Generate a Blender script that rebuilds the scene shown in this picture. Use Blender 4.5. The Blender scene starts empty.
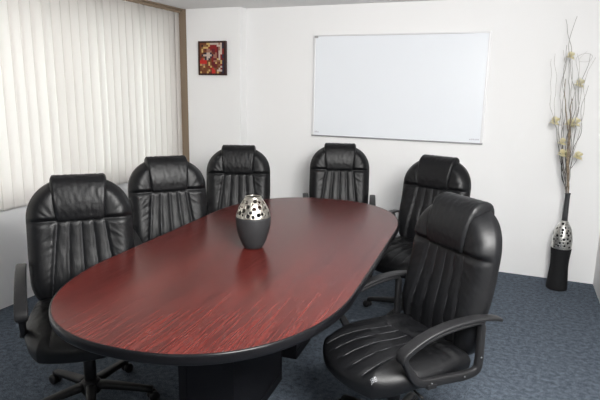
import bpy, bmesh, math, random
from mathutils import Vector, Matrix, noise
C = bpy.context.scene.collection
PI = math.pi
R = math.radians

# ------------------------------------------------------------------ helpers
def sm(a, b, t):
    t = min(1.0, max(0.0, (t - a) / (b - a)))
    return t * t * (3 - 2 * t)

def pick(keys, t):
    """piecewise linear lookup, keys = [(t, value or tuple)]"""
    if t <= keys[0][0]: return keys[0][1]
    for (a, va), (b, vb) in zip(keys, keys[1:]):
        if t <= b:
            f = (t - a) / (b - a)
            if isinstance(va, tuple): return tuple(p + (q - p) * f for p, q in zip(va, vb))
            return va + (vb - va) * f
    return keys[-1][1]

def link_bm(name, bm, mat, parent=None, smooth=True, fix=True):
    if fix: bmesh.ops.recalc_face_normals(bm, faces=bm.faces[:])
    me = bpy.data.meshes.new(name); bm.to_mesh(me); bm.free()
    for m in (mat if isinstance(mat, (list, tuple)) else [mat]): me.materials.append(m)
    if smooth:
        for p in me.polygons: p.use_smooth = True
    o = bpy.data.objects.new(name, me); C.objects.link(o)
    if parent: o.parent = parent
    return o

def tag(o, label, cat, group=None, kind=None):
    o['label'] = label; o['category'] = cat
    if group: o['group'] = group
    if kind: o['kind'] = kind
    return o

def thing(name, label, cat, loc=(0, 0, 0), rz=0, group=None):
    o = bpy.data.objects.new(name, None); C.objects.link(o)
    o.location = loc; o.rotation_euler = (0, 0, rz); o.empty_display_size = .1
    return tag(o, label, cat, group)

def struct(name, bm, mat, smooth=False):
    o = link_bm(name, bm, mat, None, smooth); o['kind'] = 'structure'; return o

def box(bm, x0, x1, y0, y1, z0, z1, bev=0, seg=2, M=None):
    r = bmesh.ops.create_cube(bm, size=1)
    vs = r['verts']
    for v in vs:
        v.co = Vector(((x0 + x1) / 2 + v.co.x * (x1 - x0), (y0 + y1) / 2 + v.co.y * (y1 - y0), (z0 + z1) / 2 + v.co.z * (z1 - z0)))
    if bev:
        es = list({e for v in vs for e in v.link_edges})
        q = bmesh.ops.bevel(bm, geom=es, offset=bev, segments=seg, affect='EDGES', profile=.5)
        vs = list({v for f in q['faces'] for v in f.verts} | {v for v in vs if v.is_valid})
    if M is not None:
        for v in vs: v.co = M @ v.co
    return vs

def lathe(bm, prof, n=48, M=None, caps=True):
    rings = []
    for r, z in prof:
        ring = []
        for k in range(n):
            a = 2 * PI * k / n
            p = Vector((r * math.cos(a), r * math.sin(a), z))
            ring.append(bm.verts.new(M @ p if M is not None else p))
        rings.append(ring)
    for a, b in zip(rings, rings[1:]):
        for k in range(n):
            bm.faces.new((a[k], a[(k + 1) % n], b[(k + 1) % n], b[k]))
    if caps:
        bm.faces.new(rings[0][::-1]); bm.faces.new(rings[-1])
    return rings

def tube(bm, pts, rad, n=8):
    """pts list of Vectors, rad list or float"""
    m = len(pts); rings = []; prev = None
    for i, p in enumerate(pts):
        t = (pts[min(i + 1, m - 1)] - pts[max(i - 1, 0)]).normalized()
        if prev is None:
            prev = t.orthogonal().normalized()
        nn = (prev - t * prev.dot(t)).normalized(); prev = nn
        bb = t.cross(nn)
        r = rad[i] if isinstance(rad, (list, tuple)) else rad
        rings.append([bm.verts.new(p + (nn * math.cos(2 * PI * k / n) + bb * math.sin(2 * PI * k / n)) * r) for k in range(n)])
    for a, b in zip(rings, rings[1:]):
        for k in range(n):
            bm.faces.new((a[k], a[(k + 1) % n], b[(k + 1) % n], b[k]))
    bm.faces.new(rings[0][::-1]); bm.faces.new(rings[-1])

def loft_grid(bm, rows, close=False):
    vs = [[bm.verts.new(p) for p in row] for row in rows]
    for a, b in zip(vs, vs[1:]):
        n = len(a)
        for k in range(n if close else n - 1):
            bm.faces.new((a[k], a[(k + 1) % n], b[(k + 1) % n], b[k]))
    return vs

def spline(pts, n):
    """Catmull-Rom through points (tuples) -> n samples"""
    P = [Vector(p) for p in pts]
    P = [P[0] * 2 - P[1]] + P + [P[-1] * 2 - P[-2]]
    out = []
    segs = len(P) - 3
    for i in range(n):
        t = i / (n - 1) * segs
        k = min(int(t), segs - 1); f = t - k
        a, b, c, d = P[k:k + 4]
        out.append(.5 * ((2 * b) + (c - a) * f + (2 * a - 5 * b + 4 * c - d) * f * f + (3 * b - a - 3 * c + d) * f ** 3))
    return out

# ------------------------------------------------------------------ materials
def srgb(r, g, b):
    f = lambda c: c / 12.92 if c <= .04045 else ((c + .055) / 1.055) ** 2.4
    return (f(r / 255), f(g / 255), f(b / 255), 1)

def mat(name, col, rough=.5, metal=0, spec=.5, bump=None, var=None, coat=0):
    m = bpy.data.materials.new(name); m.use_nodes = True
    nt = m.node_tree; N = nt.nodes; L = nt.links; b = N['Principled BSDF']
    b.inputs['Base Color'].default_value = col
    b.inputs['Roughness'].default_value = rough
    b.inputs['Metallic'].default_value = metal
    b.inputs['Specular IOR Level'].default_value = spec
    b.inputs['Coat Weight'].default_value = coat
    if bump or var:
        tc = N.new('ShaderNodeTexCoord')
    if bump:
        sc, st, dist, det = bump
        nz = N.new('ShaderNodeTexNoise'); nz.inputs['Scale'].default_value = sc; nz.inputs['Detail'].default_value = det
        L.new(tc.outputs['Object'], nz.inputs['Vector'])
        bp = N.new('ShaderNodeBump'); bp.inputs['Strength'].default_value = st; bp.inputs['Distance'].default_value = dist
        L.new(nz.outputs['Fac'], bp.inputs['Height']); L.new(bp.outputs['Normal'], b.inputs['Normal'])
    if var:
        sc, c2, lo, hi = var
        nz = N.new('ShaderNodeTexNoise'); nz.inputs['Scale'].default_value = sc; nz.inputs['Detail'].default_value = 4
        L.new(tc.outputs['Object'], nz.inputs['Vector'])
        mr = N.new('ShaderNodeMapRange'); mr.inputs['From Min'].default_value = lo; mr.inputs['From Max'].default_value = hi
        L.new(nz.outputs['Fac'], mr.inputs['Value'])
        mx = N.new('ShaderNodeMix'); mx.data_type = 'RGBA'
        mx.inputs['A'].default_value = col; mx.inputs['B'].default_value = c2
        L.new(mr.outputs['Result'], mx.inputs['Factor']); L.new(mx.outputs['Result'], b.inputs['Base Color'])
    return m

M_wall = mat('white_paint', srgb(240, 240, 240), .75, spec=.2, bump=(90, .06, .002, 3))
M_ceil = mat('ceiling_paint', srgb(236, 236, 236), .85, spec=.1, bump=(60, .1, .002, 3))
M_leather = mat('black_leather', (.0042, .0044, .0052, 1), .43, spec=.29, bump=(190, .28, .002, 5))
M_piping = mat('leather_piping', (.040, .040, .044, 1), .40, spec=.4)  # paler than the leather: light caught along the seams put into the colour
M_plastic = mat('black_plastic', (.011, .011, .012, 1), .45, spec=.3, bump=(500, .12, .001, 2))
M_castor = mat('caster_plastic', (.010, .010, .011, 1), .45)
M_chrome = mat('steel', (.22, .22, .23, 1), .35, 1)
M_edge = mat('black_edge_band', (.005, .005, .006, 1), .28, spec=.2)
M_base = mat('black_laminate', (.006, .006, .008, 1), .5, spec=.2)
M_alu = mat('white_aluminium', srgb(222, 222, 224), .4, .1)
M_aludark = mat('grey_aluminium', srgb(150, 150, 152), .4, .4)
M_clip = mat('grey_plastic', srgb(165, 165, 165), .5)
M_board = mat('board_enamel', srgb(234, 238, 243), .32, spec=.4)
M_print = mat('grey_print', srgb(196, 196, 203), .6)
M_slat = mat('blind_fabric', srgb(250, 246, 242), .8, spec=.1, bump=(220, .15, .001, 3))
def translucent(m, fac, col):
    nt = m.node_tree; N = nt.nodes; L = nt.links; b = N['Principled BSDF']
    t = N.new('ShaderNodeBsdfTranslucent'); t.inputs['Color'].default_value = col
    mx = N.new('ShaderNodeMixShader'); mx.inputs[0].default_value = fac
    L.new(b.outputs[0], mx.inputs[1]); L.new(t.outputs[0], mx.inputs[2]); L.new(mx.outputs[0], N['Material Output'].inputs['Surface'])
translucent(M_slat, .28, srgb(250, 248, 244))
M_rail = mat('bronze_trim', srgb(138, 122, 104), .55, spec=.3)
M_cer = mat('charcoal_ceramic', (.019, .0195, .021, 1), .62, spec=.35, bump=(160, .25, .001, 4))
M_silver = mat('brushed_silver', (.50, .475, .42, 1), .30, 1, bump=(120, .15, .001, 3))
M_silver2 = mat('antique_silver', (.62, .61, .58, 1), .33, 1)
M_vblack = mat('matt_black_fabric', (.010, .010, .011, 1), .75, spec=.25, bump=(300, .25, .001, 3))
M_vneck = mat('pewter_neck', (.11, .11, .115, 1), .33, .8)
M_twig = mat('dark_twig', (.022, .020, .019, 1), .7, var=(22, (.12, .11, .10, 1), .42, .70))
nt = M_twig.node_tree; N = nt.nodes; b_ = N['Principled BSDF']      # dark bark below, silvered towards the tips
src = b_.inputs['Base Color'].links[0].from_socket
tc = N.new('ShaderNodeTexCoord'); sx = N.new('ShaderNodeSeparateXYZ'); mr = N.new('ShaderNodeMapRange'); mx = N.new('ShaderNodeMix'); mx.data_type = 'RGBA'
mr.inputs['From Min'].default_value = 1.05; mr.inputs['From Max'].default_value = 1.55; mr.inputs['To Max'].default_value = .75
nt.links.new(tc.outputs['Object'], sx.inputs[0]); nt.links.new(sx.outputs['Z'], mr.inputs['Value']); nt.links.new(mr.outputs['Result'], mx.inputs['Factor'])
nt.links.new(src, mx.inputs['A']); mx.inputs['B'].default_value = (.36, .34, .32, 1); nt.links.new(mx.outputs['Result'], b_.inputs['Base Color'])
M_twigp = mat('pale_twig', (.33, .31, .29, 1), .7, var=(30, (.50, .48, .45, 1), .35, .7))
M_twigb = mat('brown_bark', (.13, .095, .065, 1), .8, var=(60, (.30, .24, .17, 1), .35, .65))
M_petal = mat('yellow_petal', (.98, .90, .58, 1), .7, var=(25, (.98, .95, .80, 1), .3, .7))
M_wicker = mat('white_wicker', (.52, .51, .50, 1), .7)

def carpet():
    m = bpy.data.materials.new('carpet'); m.use_nodes = True
    nt = m.node_tree; N = nt.nodes; L = nt.links; b = N['Principled BSDF']
    tc = N.new('ShaderNodeTexCoord')
    nz = N.new('ShaderNodeTexNoise'); nz.inputs['Scale'].default_value = 150; nz.inputs['Detail'].default_value = 3; nz.inputs['Roughness'].default_value = .75
    n2 = N.new('ShaderNodeTexNoise'); n2.inputs['Scale'].default_value = 34; n2.inputs['Detail'].default_value = 4
    L.new(tc.outputs['Object'], nz.inputs['Vector']); L.new(tc.outputs['Object'], n2.inputs['Vector'])
    ad = N.new('ShaderNodeMath'); ad.operation = 'MULTIPLY_ADD'; ad.inputs[1].default_value = .55
    L.new(n2.outputs['Fac'], ad.inputs[0]); L.new(nz.outputs['Fac'], ad.inputs[2])
    cr = N.new('ShaderNodeValToRGB')
    cr.color_ramp.elements[0].position = .58; cr.color_ramp.elements[0].color = (.029, .035, .045, 1)
    cr.color_ramp.elements[1].position = .96; cr.color_ramp.elements[1].color = (.140, .170, .210, 1)
    L.new(ad.outputs[0], cr.inputs['Fac']); L.new(cr.outputs['Color'], b.inputs['Base Color'])
    b.inputs['Roughness'].default_value = .95; b.inputs['Specular IOR Level'].default_value = .1
    bp = N.new('ShaderNodeBump'); bp.inputs['Strength'].default_value = .6; bp.inputs['Distance'].default_value = .004
    L.new(nz.outputs['Fac'], bp.inputs['Height']); L.new(bp.outputs['Normal'], b.inputs['Normal'])
    return m
M_carpet = carpet()

def mahogany():
    m = bpy.data.materials.new('mahogany_laminate'); m.use_nodes = True
    nt = m.node_tree; N = nt.nodes; L = nt.links; b = N['Principled BSDF']
    tc = N.new('ShaderNodeTexCoord'); mp = N.new('ShaderNodeMapping')
    mp.inputs['Scale'].default_value = (1.3, 46, 1)           # grain runs along the table's length (local x)
    L.new(tc.outputs['Object'], mp.inputs['Vector'])
    n1 = N.new('ShaderNodeTexNoise'); n1.inputs['Scale'].default_value = 2.2; n1.inputs['Detail'].default_value = 6; n1.inputs['Roughness'].default_value = .62
    n1.inputs['Distortion'].default_value = .25
    L.new(mp.outputs['Vector'], n1.inputs['Vector'])
    mp2 = N.new('ShaderNodeMapping'); mp2.inputs['Scale'].default_value = (5, 120, 1)
    L.new(tc.outputs['Object'], mp2.inputs['Vector'])
    n2 = N.new('ShaderNodeTexNoise'); n2.inputs['Scale'].default_value = 1.6; n2.inputs['Detail'].default_value = 3
    L.new(mp2.outputs['Vector'], n2.inputs['Vector'])
    mp3 = N.new('ShaderNodeMapping'); mp3.inputs['Scale'].default_value = (.5, 5, 1)
    L.new(tc.outputs['Object'], mp3.inputs['Vector'])
    n3 = N.new('ShaderNodeTexNoise'); n3.inputs['Scale'].default_value = 1.5; n3.inputs['Detail'].default_value = 2
    L.new(mp3.outputs['Vector'], n3.inputs['Vector'])
    a = N.new('ShaderNodeMath'); a.operation = 'MULTIPLY_ADD'; a.inputs[1].default_value = .55
    L.new(n2.outputs['Fac'], a.inputs[0]); L.new(n1.outputs['Fac'], a.inputs[2])
    a2 = N.new('ShaderNodeMath'); a2.operation = 'MULTIPLY_ADD'; a2.inputs[1].default_value = .35
    L.new(n3.outputs['Fac'], a2.inputs[0]); L.new(a.outputs[0], a2.inputs[2])
    cr = N.new('ShaderNodeValToRGB'); e = cr.color_ramp.elements
    e[0].position = .60; e[0].color = (.036, .0068, .0060, 1)
    e[1].position = 1.0; e[1].color = (.122, .0190, .0140, 1)
    k = e.new(.80); k.color = (.084, .0130, .0104, 1)
    dv = N.new('ShaderNodeMath'); dv.operation = 'MULTIPLY'; dv.inputs[1].default_value = .80
    L.new(a2.outputs[0], dv.inputs[0]); L.new(dv.outputs[0], cr.inputs['Fac']); L.new(cr.outputs['Color'], b.inputs['Base Color'])
    b.inputs['Roughness'].default_value = .27; b.inputs['Specular IOR Level'].default_value = .32
    bp = N.new('ShaderNodeBump'); bp.inputs['Strength'].default_value = .05; bp.inputs['Distance'].default_value = .001
    L.new(n2.outputs['Fac'], bp.inputs['Height']); L.new(bp.outputs['Normal'], b.inputs['Normal'])
    return m
M_wood = mahogany()

def glass():
    m = bpy.data.materials.new('window_glass'); m.use_nodes = True
    b = m.node_tree.nodes['Principled BSDF']
    nt = m.node_tree; N = nt.nodes; L = nt.links
    b.inputs['Base Color'].default_value = (.02, .02, .02, 1); b.inputs['Roughness'].default_value = .02
    t = N.new('ShaderNodeBsdfTransparent'); t.inputs['Color'].default_value = (.92, .95, .94, 1)
    mx = N.new('ShaderNodeMixShader'); mx.inputs[0].default_value = .08
    L.new(t.outputs[0], mx.inputs[1]); L.new(b.outputs[0], mx.inputs[2]); L.new(mx.outputs[0], N['Material Output'].inputs['Surface'])
    return m
M_glass = glass()

# ------------------------------------------------------------------ room
XL, XR, YB, YF, H = -3.335, .722, 4.972, -4.6, 2.369
YP, XP0, XP1 = 4.84, -3.240, -2.612       # pillar face, its left and right edges
T = .12
bm = bmesh.new(); box(bm, XL - T, XR + T, YF - T, YB + T, -.1, 0); struct('floor', bm, M_carpet)
bm = bmesh.new(); box(bm, XL - T, XR + T, YF - T, YB + T, H, H + .1); struct('ceiling', bm, M_ceil)
bm = bmesh.new(); box(bm, XL - T, XR + T, YB, YB + T, 0, H); struct('wall_back', bm, M_wall)
bm = bmesh.new(); box(bm, XR, XR + T, YF, YB, 0, H); struct('wall_right', bm, M_wall)
bm = bmesh.new(); box(bm, XL - T, XR + T, YF - T, YF, 0, H); struct('wall_front', bm, M_wall)
# left wall with the window opening behind the blinds
WY0, WY1, WZ0, WZ1 = .55, 4.66, .82, 2.28
bm = bmesh.new()
box(bm, XL - T, XL, YF, YB, 0, WZ0); box(bm, XL - T, XL, YF, YB, WZ1, H)
box(bm, XL - T, XL, YF, WY0, WZ0, WZ1); box(bm, XL - T, XL, WY1, YB, WZ0, WZ1)
struct('wall_left', bm, M_wall)
bm = bmesh.new()
for a, b_ in ((WY0, WY0 + .04), (WY1 - .04, WY1), (1.9, 1.94), (3.27, 3.31)):
    box(bm, XL - .09, XL - .05, a, b_, WZ0, WZ1)
for a, b_ in ((WZ0, WZ0 + .04), (WZ1 - .04, WZ1)):
    box(bm, XL - .09, XL - .05, WY0 + .04, WY1 - .04, a, b_)
win = struct('window_1', bm, M_rail)
bm = bmesh.new(); box(bm, XL - .073, XL - .067, WY0 + .04, WY1 - .04, WZ0 + .04, WZ1 - .04)
link_bm('pane', bm, M_glass, win, False)
# shallow pillar in the corner, its bronze corner trim and the trim above the blinds
bm = bmesh.new(); box(bm, XP0, XP1, YP, YB, 0, H, .004, 1); struct('pillar', bm, M_wall)
bm = bmesh.new(); box(bm, XL, XP0 - .001, YP, YP + .03, 0, H - .001); struct('trim_1', bm, M_rail)
bm = bmesh.new(); box(bm, XL, XL + .070, YF + .3, YP - .001, H - .013, H - .001); struct('trim_2', bm, M_rail)

# ------------------------------------------------------------------ vertical blinds
bl = thing('vertical_blind', 'off-white vertical slat blind covering the window along the left wall', 'blind', (XL + .024, 3.0, .716))
bm = bmesh.new(); box(bm, -.018, .018, -2.4, 1.835, H - .716 - .040, H - .716 - .014, .003); link_bm('head_rail', bm, M_rail, bl, False)
rnd = random.Random(4)
y = 4.79 - 3.0; k = 0; first = None
SL_Z0, SL_Z1 = 0.0, H - .716 - .030
while y > -2.3:
    wv = .062
    ang = -R(84.5 + rnd.uniform(-1.5, 1.5)) if k % 6 else -R(76)
    bm = bmesh.new()
    rows = []
    nseg = 10
    for side in (1, -1):
        pass
    sec = []
    for i in range(nseg + 1):
        t = i / nseg * 2 - 1
        sec.append((t * wv, -.003 * (1 - t * t)))
    loop = [(a, b + .0006) for a, b in sec] + [(a, b - .0006) for a, b in reversed(sec)]
    ca, sa = math.cos(ang), math.sin(ang)
    for zz in (SL_Z0, .02, .8, SL_Z1):
        rows.append([Vector((b * sa + a * ca, y + a * sa - b * ca, zz)) for a, b in loop])
    g = loft_grid(bm, rows, True)
    bm.faces.new(g[0][::-1]); bm.faces.new(g[-1])
    link_bm('slat', bm, M_slat, bl)
    y -= .092; k += 1

# ------------------------------------------------------------------ whiteboard on the back wall
wb = thing('whiteboard', 'large blank white wall board with thin pale metal frame', 'whiteboard', (-1.079, YB, 1.62))
wx, wz0, wz1 = .804, 1.144 - 1.62, 2.099 - 1.62
bm = bmesh.new(); box(bm, -wx + .012, wx - .012, -.014, -.001, wz0 + .012, wz1 - .012); link_bm('writing_surface', bm, M_board, wb, False)
for xx in (-wx, wx - .022):
    bm = bmesh.new(); box(bm, xx, xx + .022, -.022, -.001, wz0, wz1, .003); link_bm('side_frame', bm, M_alu, wb, False)
bm = bmesh.new(); box(bm, -wx, wx, -.020, -.001, wz1 - .011, wz1, .002); link_bm('top_frame', bm, M_alu, wb, False)
bm = bmesh.new(); box(bm, -wx, wx, -.024, -.001, wz0, wz0 + .012, .002); link_bm('bottom_frame', bm, M_aludark, wb, False)
bm = bmesh.new(); box(bm, -wx + .012, -wx + .045, -.026, -.012, wz1 - .028, wz1 - .008, .003); link_bm('corner_clip', bm, M_clip, wb, False)
def marks(x0, x1, z, h, seed):
    bm = bmesh.new(); r = random.Random(seed); x = x0
    while x < x1:
        w = r.uniform(.006, .014); hh = h * r.choice((.7, 1, 1))
        box(bm, x, x + w * .7, -.0150, -.0138, z, z + hh); x += w
    return bm
link_bm('printed_mark', marks(-wx + .03, -wx + .075, wz0 + .035, .016, 1), M_print, wb, False)
link_bm('printed_mark', marks(wx - .115, wx - .035, wz0 + .035, .013, 2), M_print, wb, False)

# ------------------------------------------------------------------ abstract canvas on the pillar
pal = [srgb(52, 30, 26), srgb(110, 62, 34), srgb(128, 24, 26), srgb(190, 40, 34), srgb(196, 164, 104), srgb(188, 172, 160), srgb(96, 24, 30), srgb(150, 108, 92), srgb(40, 36, 58), srgb(128, 88, 56)]
pm = [mat('canvas_paint', c, .6, spec=.3, bump=(140, .3, .002, 3)) for c in pal]
art = ["0000000000000000", "0111144555557580", "0109914222255580", "0194442222267580", "0141677266267520", "0141177766265520", "0110855816765520",
       "0185555587765280", "0611855827765280", "0137858126645260", "0333311127799480", "0333314166416480", "0477114166619280", "0194112416611580",
       "0191111239115280", "0111194133155580", "0411141633141080", "0000000000000000"]
pc = thing('canvas_picture', 'small dark red and brown abstract picture hung on white pillar', 'picture', (-2.921, YP, 1.882))
nx, nz = len(art[0]), len(art); pw, ph = .158, .167
bm = bmesh.new()
grid = [[bm.verts.new((-pw + 2 * pw * i / nx, -.033, ph - 2 * ph * j / nz)) for i in range(nx + 1)] for j in range(nz + 1)]
for j in range(nz):
    for i in range(nx):
        f = bm.faces.new((grid[j][i], grid[j + 1][i], grid[j + 1][i + 1], grid[j][i + 1])); f.material_index = int(art[j][i])
link_bm('canvas', bm, pm, pc, False)
bm = bmesh.new(); box(bm, -pw, pw, -.0325, -.001, -ph, ph); link_bm('stretcher_frame', bm, mat('canvas_side', srgb(58, 36, 36), .6), pc, False)

# ------------------------------------------------------------------ conference table
TX, TY, TR = -1.239, 2.604, 1.625
TA, TB, TN, TD = 1.326, .633, 2.278, .797
tb = thing('conference_table', 'long mahogany conference table with rounded ends and black edge in the middle', 'table', (TX, TY, 0), TR)
def oval(off, n=160):
    pts = []
    a, b, d = TA - off, TB - off, TD - off
    for k in range(n):
        th = 2 * PI * (k + .5) / n
        c, s = math.cos(th), math.sin(th)
        x = d * abs(c) ** (2 / TN) * (1 if c > 0 else -1); y = b * abs(s) ** (2 / TN) * (1 if s > 0 else -1)
        x += (a - d) * (1 if c > 0 else -1)
        pts.append((x, y))
    return pts
bm = bmesh.new()
rows = [[Vector((x, y, z)) for x, y in oval(off)] for off, z in ((.0, .718), (.0, .7495), (.0025, .7505), (.012, .7505))]
rows = [[Vector((x, y, z)) for x, y in oval(off)] for off, z in ((.006, .7125), (.006, .7490), (.0075, .7500), (.012, .7500))]
g = loft_grid(bm, rows, True); bm.faces.new(g[-1]); bm.faces.new(g[0][::-1])
link_bm('table_top', bm, M_wood, tb, False)
bm = bmesh.new()
prof = [(.0065, .7496), (.003, .7496), (.0008, .7482), (-.0015, .744), (-.0025, .736), (-.0025, .724), (-.0015, .716), (.001, .711), (.005, .709), (.04, .709)]
g = loft_grid(bm, [[Vector((x, y, z)) for x, y in oval(o_)] for o_, z in prof], True)
link_bm('edge_band', bm, M_edge, tb)
for s in (-1, 1):
    cx = s * .425
    bm = bmesh.new(); box(bm, cx - .30, cx + .30, -.138, .138, .0, .711, .006, 2)
    pd = link_bm('pedestal', bm, M_base, tb, False)
    for sx in (-1, 1):
        for sy in (-1, 1):
            bm = bmesh.new(); box(bm, cx + sx * .30 - .003, cx + sx * .30 + .003, sy * .12 - .02, sy * .12 + .02, .056, .70)
            link_bm('corner_strip', bm, M_base, pd, False)
    bm = bmesh.new(); box(bm, cx - .304, cx + .304, -.142, .142, 0, .055, .004, 2)
    link_bm('plinth', bm, M_base, pd, False)

# ------------------------------------------------------------------ office chair
def fbm(x, y, z=0): return noise.fractal(Vector((x, y, z)), 1.0, 2.0, 3)
def crease(t, w): return math.exp(-(t / w) ** 2)

ZB0, ZS, ZT = .445, .909, 1.106
HW = .262
def back_w(z):
    if z < .60: w = HW * (.86 + .125 * sm(ZB0, .60, z))
    else: w = HW * pick([(0.6, .985), (.75, 1.0), (.92, .995), (1.2, .985)], z)
    if z > .91:
        t = min(1, (z - .91) / (ZT + .014 - .91)); w *= max(.001, 1 - t ** 2.3) ** .44
    if z < .55:
        t = (.55 - z) / (.55 - ZB0 + .01); w *= max(.001, 1 - t ** 3) ** .35
    return w
def back_c(z):        # centre line of the recline, with a lumbar curve
    return -.235 - .125 * (z - .5) + .018 * math.exp(-((z - .62) / .12) ** 2) - .03 * sm(.95, 1.12, z) * .4
def seam_x(k, z):
    return (k - 2) * .057 * (1 + .42 * (ZS - z) / .42)
def back_relief(u, x, z):
    h = 0
    ax = abs(x)
    if z < ZS:
        lim = seam_x(4, z)
        f = sm(0, .03, ZS - z) * sm(0, .06, z - ZB0)
        if ax < lim + .02:
            sp = seam_x(3, z) - seam_x(2, z)
            q = (x / sp) - math.floor(x / sp)
            h += .0045 * f * (1 - abs(2 * q - 1) ** 2.4) * sm(lim + .004, lim - .004, ax)
            for k in range(5): h -= .0042 * f * crease(x - seam_x(k, z), .0055)
            h += .0022 * f * fbm(x * 60, z * 9 + 3)
        if ax > lim - .01:
            g = sm(lim, lim + .02, ax)
            h += .008 * g * f
            # folds running out and down from the seam
            s = 1 if x > 0 else -1
            d = (z - ZS) * 1.0 + (ax - lim) * .9
            h += .0032 * g * f * fbm(d * 46 + s * 7, (ax - (z - ZS)) * 7, s * 3) * sm(.30, .03, ax - lim + (ZS - z) * .5)
    else:
        g = sm(0, .025, z - ZS)
        h += (.009 + .010 * sm(.10, .14, ax)) * g
        s = 1 if x > 0 else -1
        h += .0026 * g * fbm(math.atan2(z - ZS + .02, ax - .10) * 5 + s, ax * 9, s) * sm(.08, .18, ax)
    h -= .0065 * crease(z - ZS, .006)
    return h
def build_back():
    bm = bmesh.new(); NU, NV = 88, 104
    front, rear = [], []
    for j in range(NV + 1):
        z = ZB0 + (ZT - ZB0) * j / NV
        w = back_w(z); c = back_c(z)
        fr, re = [], []
        # thickness fades at the top and bottom edges
        ev = min(1, (z - ZB0) / .05, (ZT - z) / .07); ev = 1 - (1 - ev) ** 3
        for i in range(NU + 1):
            u = -1 + 2 * i / NU
            u = math.sin(u * PI / 2) * .6 + u * .4
            x = u * w
            eu = min(1, (1 - abs(u)) * w / .095); eu = 1 - (1 - eu) ** 3
            e = eu * ev
            bow = .018 * (x / HW) ** 2                # back wraps a little round the sitter
            fr.append(Vector((x, c + bow - .006 + e * (.048 + back_relief(u, x, z)), z)))
            re.append(Vector((x, c + bow * .8 - .036 - e * .034, z)))
        front.append(fr); rear.append(re)
    a = loft_grid(bm, front); b = loft_grid(bm, rear)
    def stitch(p, q):
        for k in range(len(p) - 1): bm.faces.new((p[k], p[k + 1], q[k + 1], q[k]))
    stitch(a[0], b[0]); stitch(a[-1], b[-1])
    stitch([r[0] for r in a], [r[0] for r in b]); stitch([r[-1] for r in a], [r[-1] for r in b])
    return bm
def back_surf(x, z):
    c = back_c(z); return c + .018 * (x / HW) ** 2 - .006 + .048 + back_relief(x / HW, x, z)
def build_piping():
    bm = bmesh.new()
    for k in range(5):
        pts = []
        for j in range(26):
            z = ZS - .012 - (ZS - .53) * j / 25
            x = seam_x(k, z); pts.append(Vector((x, back_surf(x, z) + .0008, z)))
        tube(bm, pts, .0018, 6)
    return bm
def build_headrest():
    path = spline([(.0, .052, .903), (0, .066, .925), (0, .077, .99), (0, .075, 1.06), (0, .058, 1.108), (0, .014, 1.133), (0, -.040, 1.124), (0, -.078, 1.07), (0, -.082, .98)], 52)
    bm = bmesh.new(); NU = 44; rows = []; inner = []
    for j, p in enumerate(path):
        t = j / (len(path) - 1)
        q0 = path[max(0, j - 1)]; q1 = path[min(len(path) - 1, j + 1)]
        tg = (q1 - q0).normalized(); nrm = Vector((0, -tg.z, tg.y)) * -1
        nrm = Vector((0, tg.z, -tg.y))
        hw = pick([(0, .120), (.25, .130), (.5, .141), (.75, .140), (1, .125)], t)
        base = back_c(p.z) + p.y
        row, irow = [], []
        for i in range(NU + 1):
            u = -1 + 2 * i / NU
            u = math.sin(u * PI / 2) * .75 + u * .25
            e = min(1, (1 - abs(u)) * hw / .017); e = math.sqrt(max(0, 1 - (1 - e) ** 2))
            ee = min(1, t / .06, (1 - t) / .06); ee = math.sqrt(max(0, 1 - (1 - ee) ** 2))
            off = -.036 * (1 - e * ee) + .0022 * fbm(u * 8, t * 26, 5) * e + .0012 * fbm(u * 40, t * 8, 9) * e
            P = Vector((u * hw, base, p.z)) + nrm * off
            row.append(P); irow.append(Vector((u * hw, base, p.z)) - nrm * .042)
        rows.append(row); inner.append(irow)
    a = loft_grid(bm, rows); b = loft_grid(bm, inner)
    def stitch(p, q):
        for k in range(len(p) - 1): bm.faces.new((p[k], p[k + 1], q[k + 1], q[k]))
    stitch(a[0], b[0]); stitch(a[-1], b[-1])
    stitch([r[0] for r in a], [r[0] for r in b]); stitch([r[-1] for r in a], [r[-1] for r in b])
    return bm

SY0, SY1, SW = -.245, .328, .272
def seat_plan(u, v):
    k = .31 + .10 * v
    x = SW * u * math.sqrt(1 - k * v * v); yy = v * math.sqrt(1 - k * u * u) / math.sqrt(1)
    return x, (SY0 + SY1) / 2 + (SY1 - SY0) / 2 * yy
def seat_edge(v): return .455 - .030 * sm(.1, 1, v) + .012 * sm(.1, -1, v)
def sseam(k, y): return (k - 2) * .058 * (1 + .30 * sm(-.1, .29, y))
def seat_top(u, v):
    x, y = seat_plan(u, v)
    m = max(abs(u), abs(v)); e = math.sqrt(max(0, 1 - m ** 5))
    h = .052 * e + .010 * math.cos(u * PI / 2)
    ax = abs(x); lim = sseam(4, y)
    f = sm(-.06, 0.0, y) * sm(1.0, .80, v)
    if ax < lim + .02:
        sp = sseam(3, y) - sseam(2, y); q = x / sp - math.floor(x / sp)
        h += .0025 * f * (1 - abs(2 * q - 1) ** 2.4) * sm(lim + .004, lim - .004, ax)
        for k in range(5): h -= .003 * f * crease(x - sseam(k, y), .005)
    h += .010 * sm(lim, lim + .03, ax) * e
    s = 1 if x > 0 else -1
    h += .0060 * e * fbm(x * 9, y * 26 + x * 10 * s, 2) * sm(.02, -.12, y)
    h += .0030 * e * fbm(x * 22 * s, y * 10, 4)
    h -= .008 * e * crease(y + .075 - ax * .25, .008) * sm(.20, .1, ax)
    dish = .010 * math.exp(-((y + .02) / .13) ** 2 - (x / .16) ** 2)
    return Vector((x, y, seat_edge(v) + h - dish))
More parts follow.
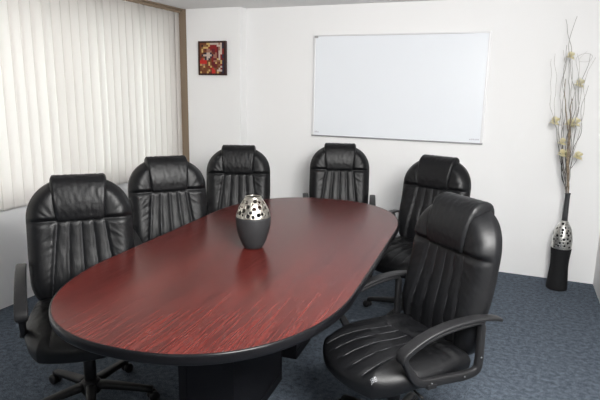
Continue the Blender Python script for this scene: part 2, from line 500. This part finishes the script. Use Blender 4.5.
def build_seat():
    bm = bmesh.new(); N = 84
    tp, bt = [], []
    for j in range(N + 1):
        r1, r2 = [], []
        for i in range(N + 1):
            u = math.sin((-1 + 2 * i / N) * PI / 2); v = math.sin((-1 + 2 * j / N) * PI / 2)
            u = .6 * u + .4 * (-1 + 2 * i / N); v = .6 * v + .4 * (-1 + 2 * j / N)
            r1.append(seat_top(u, v))
            x, y = seat_plan(u * .985, v * .985); m = max(abs(u), abs(v)); e = math.sqrt(max(0, 1 - m ** 6))
            r2.append(Vector((x, y, seat_edge(v) - .024 - .034 * e)))
        tp.append(r1); bt.append(r2)
    a = loft_grid(bm, tp); b = loft_grid(bm, bt)
    def stitch(p, q):
        for k in range(len(p) - 1): bm.faces.new((p[k], p[k + 1], q[k + 1], q[k]))
    stitch(a[0], b[0]); stitch(a[-1], b[-1])
    stitch([r[0] for r in a], [r[0] for r in b]); stitch([r[-1] for r in a], [r[-1] for r in b])
    return bm
def seat_z(x, y):
    best = None
    # invert the plan by a few fixed-point steps
    u = x / SW; v = (y - (SY0 + SY1) / 2) / ((SY1 - SY0) / 2)
    for _ in range(12):
        X, Y = seat_plan(u, v); u += (x - X) / SW; v += (y - Y) / ((SY1 - SY0) / 2)
        u = max(-1, min(1, u)); v = max(-1, min(1, v))
    return seat_top(u, v).z
def build_seat_piping():
    bm = bmesh.new()
    for k in range(5):
        pts = []
        for j in range(24):
            y = -.05 + .325 * j / 23
            x = sseam(k, y); pts.append(Vector((x, y, seat_z(x, y) + .0008)))
        tube(bm, pts, .0017, 6)
    return bm
def build_arm(s):
    """closed plastic loop: sloping pad, front post, lower bar, rear upright"""
    X = .292
    path = [(-.205, .650), (-.190, .676), (-.14, .676), (-.04, .664), (.05, .640), (.108, .611), (.148, .582), (.154, .556), (.138, .527),
            (.120, .497), (.098, .466), (.055, .448), (-.06, .446), (-.15, .447), (-.196, .462), (-.206, .50), (-.206, .56), (-.206, .62)]
    wd = [.030, .034, .044, .046, .046, .044, .040, .034, .030, .028, .028, .028, .028, .028, .028, .028, .028, .028]
    th = [.030, .020, .016, .016, .016, .016, .018, .024, .030, .034, .036, .038, .038, .038, .036, .034, .032, .030]
    n = len(path); m = 5
    bm = bmesh.new(); rings = []
    P = [Vector((0, a, b)) for a, b in path]
    tot = n * m
    for i in range(tot):
        k = i // m; f = (i % m) / m
        a, b, c, d = (P[(k - 1) % n], P[k], P[(k + 1) % n], P[(k + 2) % n])
        q = .5 * ((2 * b) + (c - a) * f + (2 * a - 5 * b + 4 * c - d) * f * f + (3 * b - a - 3 * c + d) * f ** 3)
        tg = ((c - a) * (1 - f) + (d - b) * f).normalized()
        nr = Vector((0, -tg.z, tg.y))
        w = wd[k] * (1 - f) + wd[(k + 1) % n] * f; h = th[k] * (1 - f) + th[(k + 1) % n] * f
        ring = []
        for g in range(16):
            an = 2 * PI * g / 16; cc, ss = math.cos(an), math.sin(an)
            px = w / 2 * (abs(cc) ** .45) * (1 if cc > 0 else -1); pn = h / 2 * (abs(ss) ** .55) * (1 if ss > 0 else -1)
            ring.append(bm.verts.new(Vector((s * (X + .006 - .035 * (q.y + .28) / .48) + px, 0, 0)) + q + nr * pn))
        rings.append(ring)
    for i in range(tot):
        a, b = rings[i], rings[(i + 1) % tot]
        for g in range(16): bm.faces.new((a[g], a[(g + 1) % 16], b[(g + 1) % 16], b[g]))
    return bm
def build_pad(s):
    bm = bmesh.new(); pts = spline([(0, -.290, .676), (0, -.24, .688), (0, -.15, .692), (0, -.04, .680), (0, .05, .655), (0, .115, .624), (0, .160, .594), (0, .172, .573), (0, .170, .557)], 44)
    rows = []
    for i, p in enumerate(pts):
        q0, q1 = pts[max(0, i - 1)], pts[min(43, i + 1)]; tg = (q1 - q0).normalized(); nr = Vector((0, -tg.z, tg.y)); t = i / 43
        w = pick([(0, .046), (.3, .052), (.7, .058), (.9, .058), (1, .050)], t); h = .017
        cx = s * (.298 - .035 * (p.y + .28) / .48)
        row = []
        for g in range(20):
            an = 2 * PI * g / 20; cc, ss = math.cos(an), math.sin(an)
            row.append(p + nr * (h / 2 * abs(ss) ** .6 * (1 if ss > 0 else -1)) + Vector((cx + w / 2 * abs(cc) ** .4 * (1 if cc > 0 else -1), 0, 0)))
        rows.append(row)
    g = loft_grid(bm, rows, True); bm.faces.new(g[0]); bm.faces.new(g[-1][::-1])
    return bm
def build_bracket(s, yy):
    bm = bmesh.new(); box(bm, min(s * .12, s * .295), max(s * .12, s * .295), yy - .022, yy + .022, .424, .444, .003)
    return bm
def build_bolt(s, yy, zz):
    bm = bmesh.new()
    M = Matrix.Translation((s * (.298 - .035 * (yy + .28) / .48 + .0145), yy, zz)) @ Matrix.Rotation(PI / 2, 4, 'Y')
    lathe(bm, [(.001, .003), (.003, .002), (.0045, -.001), (.0045, -.003)] if s > 0 else [(.0045, .003), (.0045, .001), (.003, -.002), (.001, -.003)], 12, M)
    return bm

def make_chair(label):
    t = thing('office_chair', label, 'chair', group='black leather chairs round the conference table')
    bk = link_bm('backrest', build_back(), M_leather, t)
    link_bm('piping', build_piping(), M_piping, bk)
    link_bm('headrest', build_headrest(), M_leather, t)
    st = link_bm('seat', build_seat(), M_leather, t)
    link_bm('piping', build_seat_piping(), M_piping, st)
    for s in (-1, 1):
        a = link_bm('armrest', build_arm(s), M_plastic, t)
        link_bm('arm_pad', build_pad(s), M_plastic, a)
        for yy in (-.13, .03): link_bm('bracket', build_bracket(s, yy), M_plastic, a, False)
        for yy, zz in ((-.13, .447), (.03, .447), (-.206, .52)): link_bm('bolt', build_bolt(s, yy, zz), M_chrome, a)
    bm = bmesh.new()                                        # bent bar joining seat and back
    pts = spline([(0, -.02, .372), (0, -.16, .366), (0, -.27, .39), (0, -.325, .47), (0, -.335, .60)], 20)
    rows = []
    for i, p in enumerate(pts):
        q0, q1 = pts[max(0, i - 1)], pts[min(19, i + 1)]; tg = (q1 - q0).normalized(); nr = Vector((0, -tg.z, tg.y))
        rows.append([p + Vector((a, 0, 0)) + nr * b for a, b in ((-.035, -.005), (.035, -.005), (.035, .005), (-.035, .005))])
    g = loft_grid(bm, rows, True); bm.faces.new(g[0]); bm.faces.new(g[-1][::-1])
    link_bm('back_bracket', bm, M_plastic, t, False)
    bm = bmesh.new(); box(bm, -.085, .085, -.13, .12, .335, .388, .012, 3); tm = link_bm('tilt_mechanism', bm, M_plastic, t, False)
    bm = bmesh.new(); tube(bm, [Vector((-.08, .02, .36)), Vector((-.2, .03, .355)), Vector((-.24, .03, .352))], [.005, .005, .008], 8); link_bm('lever', bm, M_plastic, tm)
    bm = bmesh.new(); lathe(bm, [(.030, .10), (.030, .26), (.026, .265), (.024, .30), (.022, .345)], 24); link_bm('gas_column', bm, M_plastic, t)
    bm = bmesh.new(); lathe(bm, [(.045, .058), (.052, .07), (.050, .112), (.034, .128)], 30); link_bm('base_hub', bm, M_plastic, t)
    for k in range(5):
        a = 2 * PI * k / 5 + .30
        Mx = Matrix.Rotation(a, 4, 'Z')
        bm = bmesh.new(); rows = []
        for j in range(9):
            f = j / 8; r = .035 + f * .275; z = .098 - .022 * f - .012 * f * f; w = .027 - .008 * f; h = .020 - .006 * f
            rows.append([Mx @ Vector((r, w * (abs(math.cos(q)) ** .5) * (1 if math.cos(q) > 0 else -1), z + h * (abs(math.sin(q)) ** .6) * (1 if math.sin(q) > 0 else -1))) for q in [2 * PI * i / 12 + .01 for i in range(12)]])
        g = loft_grid(bm, rows, True); bm.faces.new(g[0]); bm.faces.new(g[-1][::-1])
        lg = link_bm('base_leg', bm, M_plastic, t)
        bm = bmesh.new()
        lathe(bm, [(.007, .038), (.007, .068)], 10, Mx @ Matrix.Translation((.300, 0, 0)))
        for s in (-1, 1):
            M2 = Mx @ Matrix.Translation((.300, 0, 0)) @ Matrix.Rotation(.5 * (k % 3) - .4, 4, 'Z') @ Matrix.Translation((.014, s * .015, .027)) @ Matrix.Rotation(PI / 2, 4, 'X')
            lathe(bm, [(.016, -.011), (.025, -.009), (.027, -.004), (.027, .004), (.025, .009), (.016, .011)], 20, M2)
        link_bm('caster', bm, M_castor, lg)
    return t
def copy_tree(o, parent=None):
    c = o.copy(); C.objects.link(c); c.parent = parent
    for ch in list(o.children): copy_tree(ch, c)
    return c

M_glint = mat('painted_glint', (.02, .02, .022, 1), .5)
nt = M_glint.node_tree; tc = nt.nodes.new('ShaderNodeTexCoord'); ck = nt.nodes.new('ShaderNodeTexChecker')
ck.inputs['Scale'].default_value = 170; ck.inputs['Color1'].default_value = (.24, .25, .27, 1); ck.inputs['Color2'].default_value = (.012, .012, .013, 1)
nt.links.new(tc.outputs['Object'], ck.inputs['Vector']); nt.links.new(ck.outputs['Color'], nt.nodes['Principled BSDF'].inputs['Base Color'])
# x, y, facing (degrees, 0 = away along +y), label
chairs = [
    (-1.905, 1.908, -136.3, 'black leather office chair nearest the left picture edge, beside the table\'s near rounded end'),
    (-1.951, 2.782, -131.5, 'middle black leather office chair on the blinds side, in front of the blinds\' far end'),
    (-1.985, 3.582, -156.7, 'black leather office chair standing below the small abstract picture, behind the egg vase'),
    (-1.328, 4.18, 199, 'black leather office chair at the far end of the table, under whiteboard\'s left part'),
    (-.612, 3.68, 161, 'black leather office chair half hidden behind the nearest right-hand chair'),
    (-.415, 2.232, 137, 'largest black leather office chair at front right, its whole seat and armrests showing'),
]
proto = None
for x, y, a, lab in chairs:
    if proto is None:
        o = proto = make_chair(lab)
    else:
        o = copy_tree(proto)
    o['label'] = lab
    if lab.startswith('largest'):                            # a small reflection painted as a patch on its seat's front corner
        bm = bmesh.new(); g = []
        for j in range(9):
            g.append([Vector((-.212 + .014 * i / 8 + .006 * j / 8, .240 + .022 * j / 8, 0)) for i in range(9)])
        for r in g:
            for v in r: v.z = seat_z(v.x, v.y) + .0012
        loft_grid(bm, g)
        sc_ = link_bm('glint_patch', bm, M_glint, [c for c in o.children if c.name.startswith('seat')][0]); sc_['label'] = 'pale painted reflection spot'
    o.location = (x, y, 0); o.rotation_euler = (0, 0, R(a))

# ------------------------------------------------------------------ perforated shells
def perforated(prof, n, holes, thick):
    """surface of revolution with round holes cut through; holes = [(angle, s, radius in metres)] on the profile length s"""
    L = [0]
    for (r0, z0), (r1, z1) in zip(prof, prof[1:]): L.append(L[-1] + math.hypot(r1 - r0, z1 - z0))
    bm = bmesh.new()
    outer = [[bm.verts.new((r * math.cos(2 * PI * k / n), r * math.sin(2 * PI * k / n), z)) for k in range(n)] for r, z in prof]
    for j in range(len(prof) - 1):
        s = (L[j] + L[j + 1]) / 2; r = (prof[j][0] + prof[j + 1][0]) / 2
        for k in range(n):
            a = 2 * PI * (k + .5) / n; hit = False
            for ha, hs, hr in holes:
                da = (a - ha + PI) % (2 * PI) - PI
                if (da * r) ** 2 + (s - hs) ** 2 < hr * hr: hit = True; break
            if not hit: bm.faces.new((outer[j][k], outer[j][(k + 1) % n], outer[j + 1][(k + 1) % n], outer[j + 1][k]))
    bmesh.ops.delete(bm, geom=[v for v in bm.verts if not v.link_faces], context='VERTS')
    bmesh.ops.recalc_face_normals(bm, faces=bm.faces[:])
    geom = bm.faces[:]
    bmesh.ops.solidify(bm, geom=geom, thickness=thick)
    return bm
def hole_pack(prof, seed, radii, tries, margin):
    r = random.Random(seed)
    L = [0]
    for (r0, z0), (r1, z1) in zip(prof, prof[1:]): L.append(L[-1] + math.hypot(r1 - r0, z1 - z0))
    rad = lambda s: pick(list(zip(L, [p[0] for p in prof])), s)
    out = []
    for hr in radii:
        for _ in range(tries):
            a = r.uniform(0, 2 * PI); s = r.uniform(hr + margin, L[-1] - hr - margin); R_ = rad(s); ok = True
            for ha, hs, h2 in out:
                da = ((a - ha + PI) % (2 * PI) - PI) * (R_ + rad(hs)) / 2
                if da * da + (s - hs) ** 2 < (hr + h2 + margin * .7) ** 2: ok = False; break
            if ok: out.append((a, s, hr))
    return out

# egg vase on the table
ev = thing('egg_vase', 'egg-shaped charcoal vase with pierced silver top standing on the table', 'vase', (-1.272, 2.492, .7505))
def egg_r(z):          # z 0 .. .282
    t = z / .30
    return .047 + .047 * math.sin(min(1, t / .54) * PI / 2) ** .78 if t < .54 else .094 - .052 * min(1, (t - .54) / .39) ** 1.75
prof = [(egg_r(.174 * i / 24), .174 * i / 24) for i in range(25)]
bm = bmesh.new()
inn = [(max(.01, r - .006), max(.006, z)) for r, z in reversed(prof)]
lathe(bm, prof + inn, 56); link_bm('bowl', bm, M_cer, ev)
prof = [(egg_r(.174 + .104 * i / 60) - .0005, .174 + .104 * i / 60) for i in range(61)]
holes = hole_pack(prof, 3, [.0112, .0088, .0066, .0045, .0032], 80, .0042)
link_bm('pierced_top', perforated(prof, 260, holes, .0025), M_silver, ev)
bm = bmesh.new(); rr = prof[-1][0]
lathe(bm, [(rr + .001, .276), (rr + .002, .281), (rr - .003, .283), (rr - .006, .280), (rr - .004, .274)], 48, caps=False); link_bm('rim', bm, M_silver, ev)

# floor vase with twigs
VX, VY = .424, 4.735
fv = thing('floor_vase', 'tall slim black floor vase with pierced silver bulb in the right corner', 'vase', (VX, VY, 0))
bm = bmesh.new()
pr = [(.072, 0), (.080, .004), (.081, .03), (.075, .12), (.070, .19), (.071, .26), (.077, .33), (.079, .352), (.074, .354)]
prs = spline([(a, 0, b) for a, b in pr], 50)
lathe(bm, [(p.x, p.z) for p in prs], 40); link_bm('body', bm, M_vblack, fv)
prof = [(p.x, p.z) for p in spline([(.076, 0, .352), (.078, 0, .40), (.073, 0, .46), (.058, 0, .52), (.038, 0, .56), (.024, 0, .585)], 70)]
holes = hole_pack(prof, 8, [.011, .009, .007, .005, .0035], 70, .004)
link_bm('pierced_bulb', perforated(prof, 220, holes, .003), M_silver2, fv)
bm = bmesh.new(); lathe(bm, [(p.x, p.z) for p in spline([(.066, 0, .354), (.068, 0, .40), (.063, 0, .46), (.048, 0, .52), (.028, 0, .56)], 24)], 32); link_bm('liner', bm, M_vblack, fv)
bm = bmesh.new(); lathe(bm, [(.024, .58), (.022, .62), (.020, .70), (.019, .78), (.020, .80), (.023, .806), (.021, .812), (.014, .80), (.013, .70)], 28); link_bm('neck', bm, M_vneck, fv)

rnd = random.Random(11)
def blossom(bm, p, r, seed):
    q = random.Random(seed)
    for k in range(9):
        a = 2 * PI * k / 9 + q.uniform(-.2, .2); el = -1.0 + 2.4 * ((k * 4) % 9) / 8
        d = Vector((math.cos(a) * math.cos(el), math.sin(a) * math.cos(el), math.sin(el)))
        side = d.cross(Vector((0, 0, 1))).normalized(); up = side.cross(d)
        rows = []
        for j in range(6):
            t = j / 5; w = r * .55 * math.sin(PI * (t * .85 + .1)); c = p + d * (r * t) + up * (r * .35 * t * t)
            rows.append([c + side * (w * s) - up * (abs(s) * -.25 * w) for s in (-1, -.5, 0, .5, 1)])
        loft_grid(bm, rows)
    bmesh.ops.solidify(bm, geom=bm.faces[:], thickness=.0012)
def twig(pts, rad, m, label, group, flowers=(), seed=0, wob=.012, name='twig'):
    q = random.Random(seed)
    P = spline([(a - VX, b - VY, c) for a, b, c in pts], 40)
    P = [p + Vector((noise.noise(Vector((p.z * 9, seed, 0))), noise.noise(Vector((p.z * 9, seed, 7))), 0)) * wob * sm(0, .3, i / 39) * 2 for i, p in enumerate(P)]
    bm = bmesh.new(); tube(bm, P, [rad * .88 * (1 - .65 * i / 39) for i in range(40)], 7)
    o = link_bm(name, bm, m); o.location = (VX, VY, 0); tag(o, label, 'twig', group)
    for i, fr in enumerate(flowers):
        p = P[int(fr * 39)]
        bm = bmesh.new(); blossom(bm, p, q.uniform(.038, .047), seed * 7 + i); f = link_bm('blossom', bm, M_petal, o, False)
        f['label'] = 'pale yellow blossom'
    return o
GB, GD, GP = 'blossom twigs in the floor vase', 'bare dark twigs in the floor vase', 'pale bare twigs in the floor vase'
LB = 'thin twig with pale yellow blossoms, rising from the black floor vase'
LD = 'bare dark thin twig in the middle of the black floor vase'
LP = 'pale bare twig spreading out from the black floor vase'
def path3(pts, seed):
    q = random.Random(seed); a = q.uniform(-.045, .045)
    out = [(VX + q.uniform(-.007, .007), VY + q.uniform(-.006, .006), .70), (VX - .010 + q.uniform(-.007, .007), VY + q.uniform(-.006, .006), .81)]
    return out + [(x, VY + a * sm(.8, 1.5, z) + q.uniform(-.012, .012), z) for x, z in pts]
dark_pale = M_twig
for i, (pts, rad, m, fl) in enumerate([
    ([(.365, 1.0), (.315, 1.18), (.278, 1.37)], .0048, M_twig, (1,)),
    ([(.375, 1.0), (.345, 1.15), (.335, 1.31), (.31, 1.5), (.30, 1.75), (.285, 1.96)], .0046, M_twig, (.50,)),
    ([(.39, 1.05), (.389, 1.34), (.355, 1.55), (.331, 1.80), (.33, 1.93), (.298, 2.04), (.270, 2.16)], .0046, M_twig, (.40, .715)),
    ([(.41, 1.05), (.429, 1.357), (.425, 1.5), (.416, 1.664), (.45, 1.78), (.465, 1.90)], .0046, M_twig, (.44, .72)),
    ([(.405, .95), (.43, 1.03), (.464, 1.107)], .0038, M_twig, (1,)),
    ([(.37, .95), (.345, 1.147), (.33, 1.3), (.335, 1.5), (.285, 1.7), (.30, 1.86)], .0044, M_twig, (.42, )),
    ([(.39, 1.0), (.374, 1.157), (.385, 1.4), (.365, 1.6), (.35, 1.85)], .0044, M_twig, (.48, .66))]):
    twig(path3(pts, 20 + i), rad, m, LB, GB, fl, 20 + i, .008)
for i, pts in enumerate([[(.36, .98), (.335, 1.15), (.30, 1.32), (.31, 1.48)], [(.42, 1.0), (.435, 1.2), (.464, 1.32), (.445, 1.48), (.475, 1.66)],
                         [(.40, 1.0), (.41, 1.2), (.375, 1.45), (.395, 1.72)], [(.385, 1.0), (.365, 1.25), (.40, 1.5), (.335, 1.78), (.302, 2.02), (.345, 2.17)]]):
    twig(path3(pts, 40 + i), .0042, M_twig, LD, GD, (), 40 + i, .008)
for i, pts in enumerate([[(.38, 1.0), (.33, 1.2), (.25, 1.42), (.21, 1.62), (.20, 1.86)], [(.37, 1.0), (.315, 1.22), (.255, 1.48), (.245, 1.68), (.215, 1.90)],
                         [(.36, 1.0), (.33, 1.3), (.285, 1.6), (.30, 1.8), (.27, 1.93)], [(.41, 1.0), (.445, 1.25), (.465, 1.5), (.44, 1.7), (.50, 1.87)],
                         [(.40, 1.0), (.40, 1.3), (.43, 1.55), (.405, 1.75), (.37, 1.9)]]):
    twig(path3(pts, 60 + i), .0034, M_twigp, LP, GP, (), 60 + i, .010)
for i, pts in enumerate([[(VX, VY, .72), (VX - .010, VY, .88), (.388, 4.715, 1.1), (.372, 4.70, 1.36)], [(VX, VY, .72), (VX - .012, VY, .88), (.385, 4.715, 1.2), (.318, 4.71, 1.58), (.308, 4.71, 1.71)], [(VX + .002, VY, .72), (VX - .005, VY, .9), (.40, 4.72, 1.1), (.375, 4.71, 1.40), (.372, 4.71, 1.56)]]):
    twig(pts, (.0105, .0075, .0085)[i], M_twigb, 'thick brown bark stem among thin twigs in the black floor vase', 'bark stems in the floor vase', (), 80 + i, .006, 'bark_stem')
# a curl of pale wicker near the top right of the bunch
pts = [(VX, VY, .74), (VX - .004, VY, .95), (.415, 4.74, 1.4), (.40, 4.74, 1.72), (.365, 4.73, 1.86), (.43, 4.72, 1.90), (.475, 4.72, 1.88), (.45, 4.73, 1.84), (.385, 4.74, 1.85), (.44, 4.75, 1.92)]
twig(pts, .0030, M_wicker, 'curled white wicker strand at upper right of the twig bunch', None, (), 90, .004, 'wicker_strand')

# ------------------------------------------------------------------ light
def area(name, loc, size, power, col=(1, 1, 1), rot=(0, 0, 0)):
    l = bpy.data.lights.new(name, 'AREA'); l.shape = 'RECTANGLE'; l.size, l.size_y = size; l.energy = power; l.color = col
    o = bpy.data.objects.new(name, l); C.objects.link(o); o.location = loc; o.rotation_euler = rot
    return o
def aim(p, q): return (Vector(q) - Vector(p)).to_track_quat('-Z', 'Y').to_euler()
p = (.45, 1.1, 2.15); area('unseen_light', p, (1.3, 1.1), 170, (1, .99, .97), aim(p, (-2.2, 4.0, .9)))  # added unseen light, tilted towards the walls to brighten them over the floor
area('unseen_light', (-.9, -1.4, H - .02), (1.2, .6), 14, (1, .99, .97))  # weaker unseen light just below the ceiling
w = bpy.data.worlds.new('world'); bpy.context.scene.world = w; w.use_nodes = True
w.node_tree.nodes['Background'].inputs['Color'].default_value = (.85, .93, 1, 1)
w.node_tree.nodes['Background'].inputs['Strength'].default_value = 2.4

# ------------------------------------------------------------------ camera
cd = bpy.data.cameras.new('camera'); cam = bpy.data.objects.new('camera', cd); C.objects.link(cam)
cd.sensor_width = 36; cd.lens = 533.404 / 600 * 36; cd.clip_start = .05
fw = Vector((-.36541734, .90804143, -.20477041)); rt = Vector((.92616011, .37671241, .01775407)); up = Vector((-.09326098, .18316254, .978649))
M = Matrix((rt, up, -fw)).transposed().to_4x4(); M.translation = (0, 0, 1.6)
cam.matrix_world = M
sc = bpy.context.scene; sc.camera = cam
sc.view_settings.view_transform = 'Standard'; sc.view_settings.look = 'None'; sc.view_settings.gamma = 1
sc.view_settings.use_curve_mapping = False
sc.view_settings.exposure = 0.52
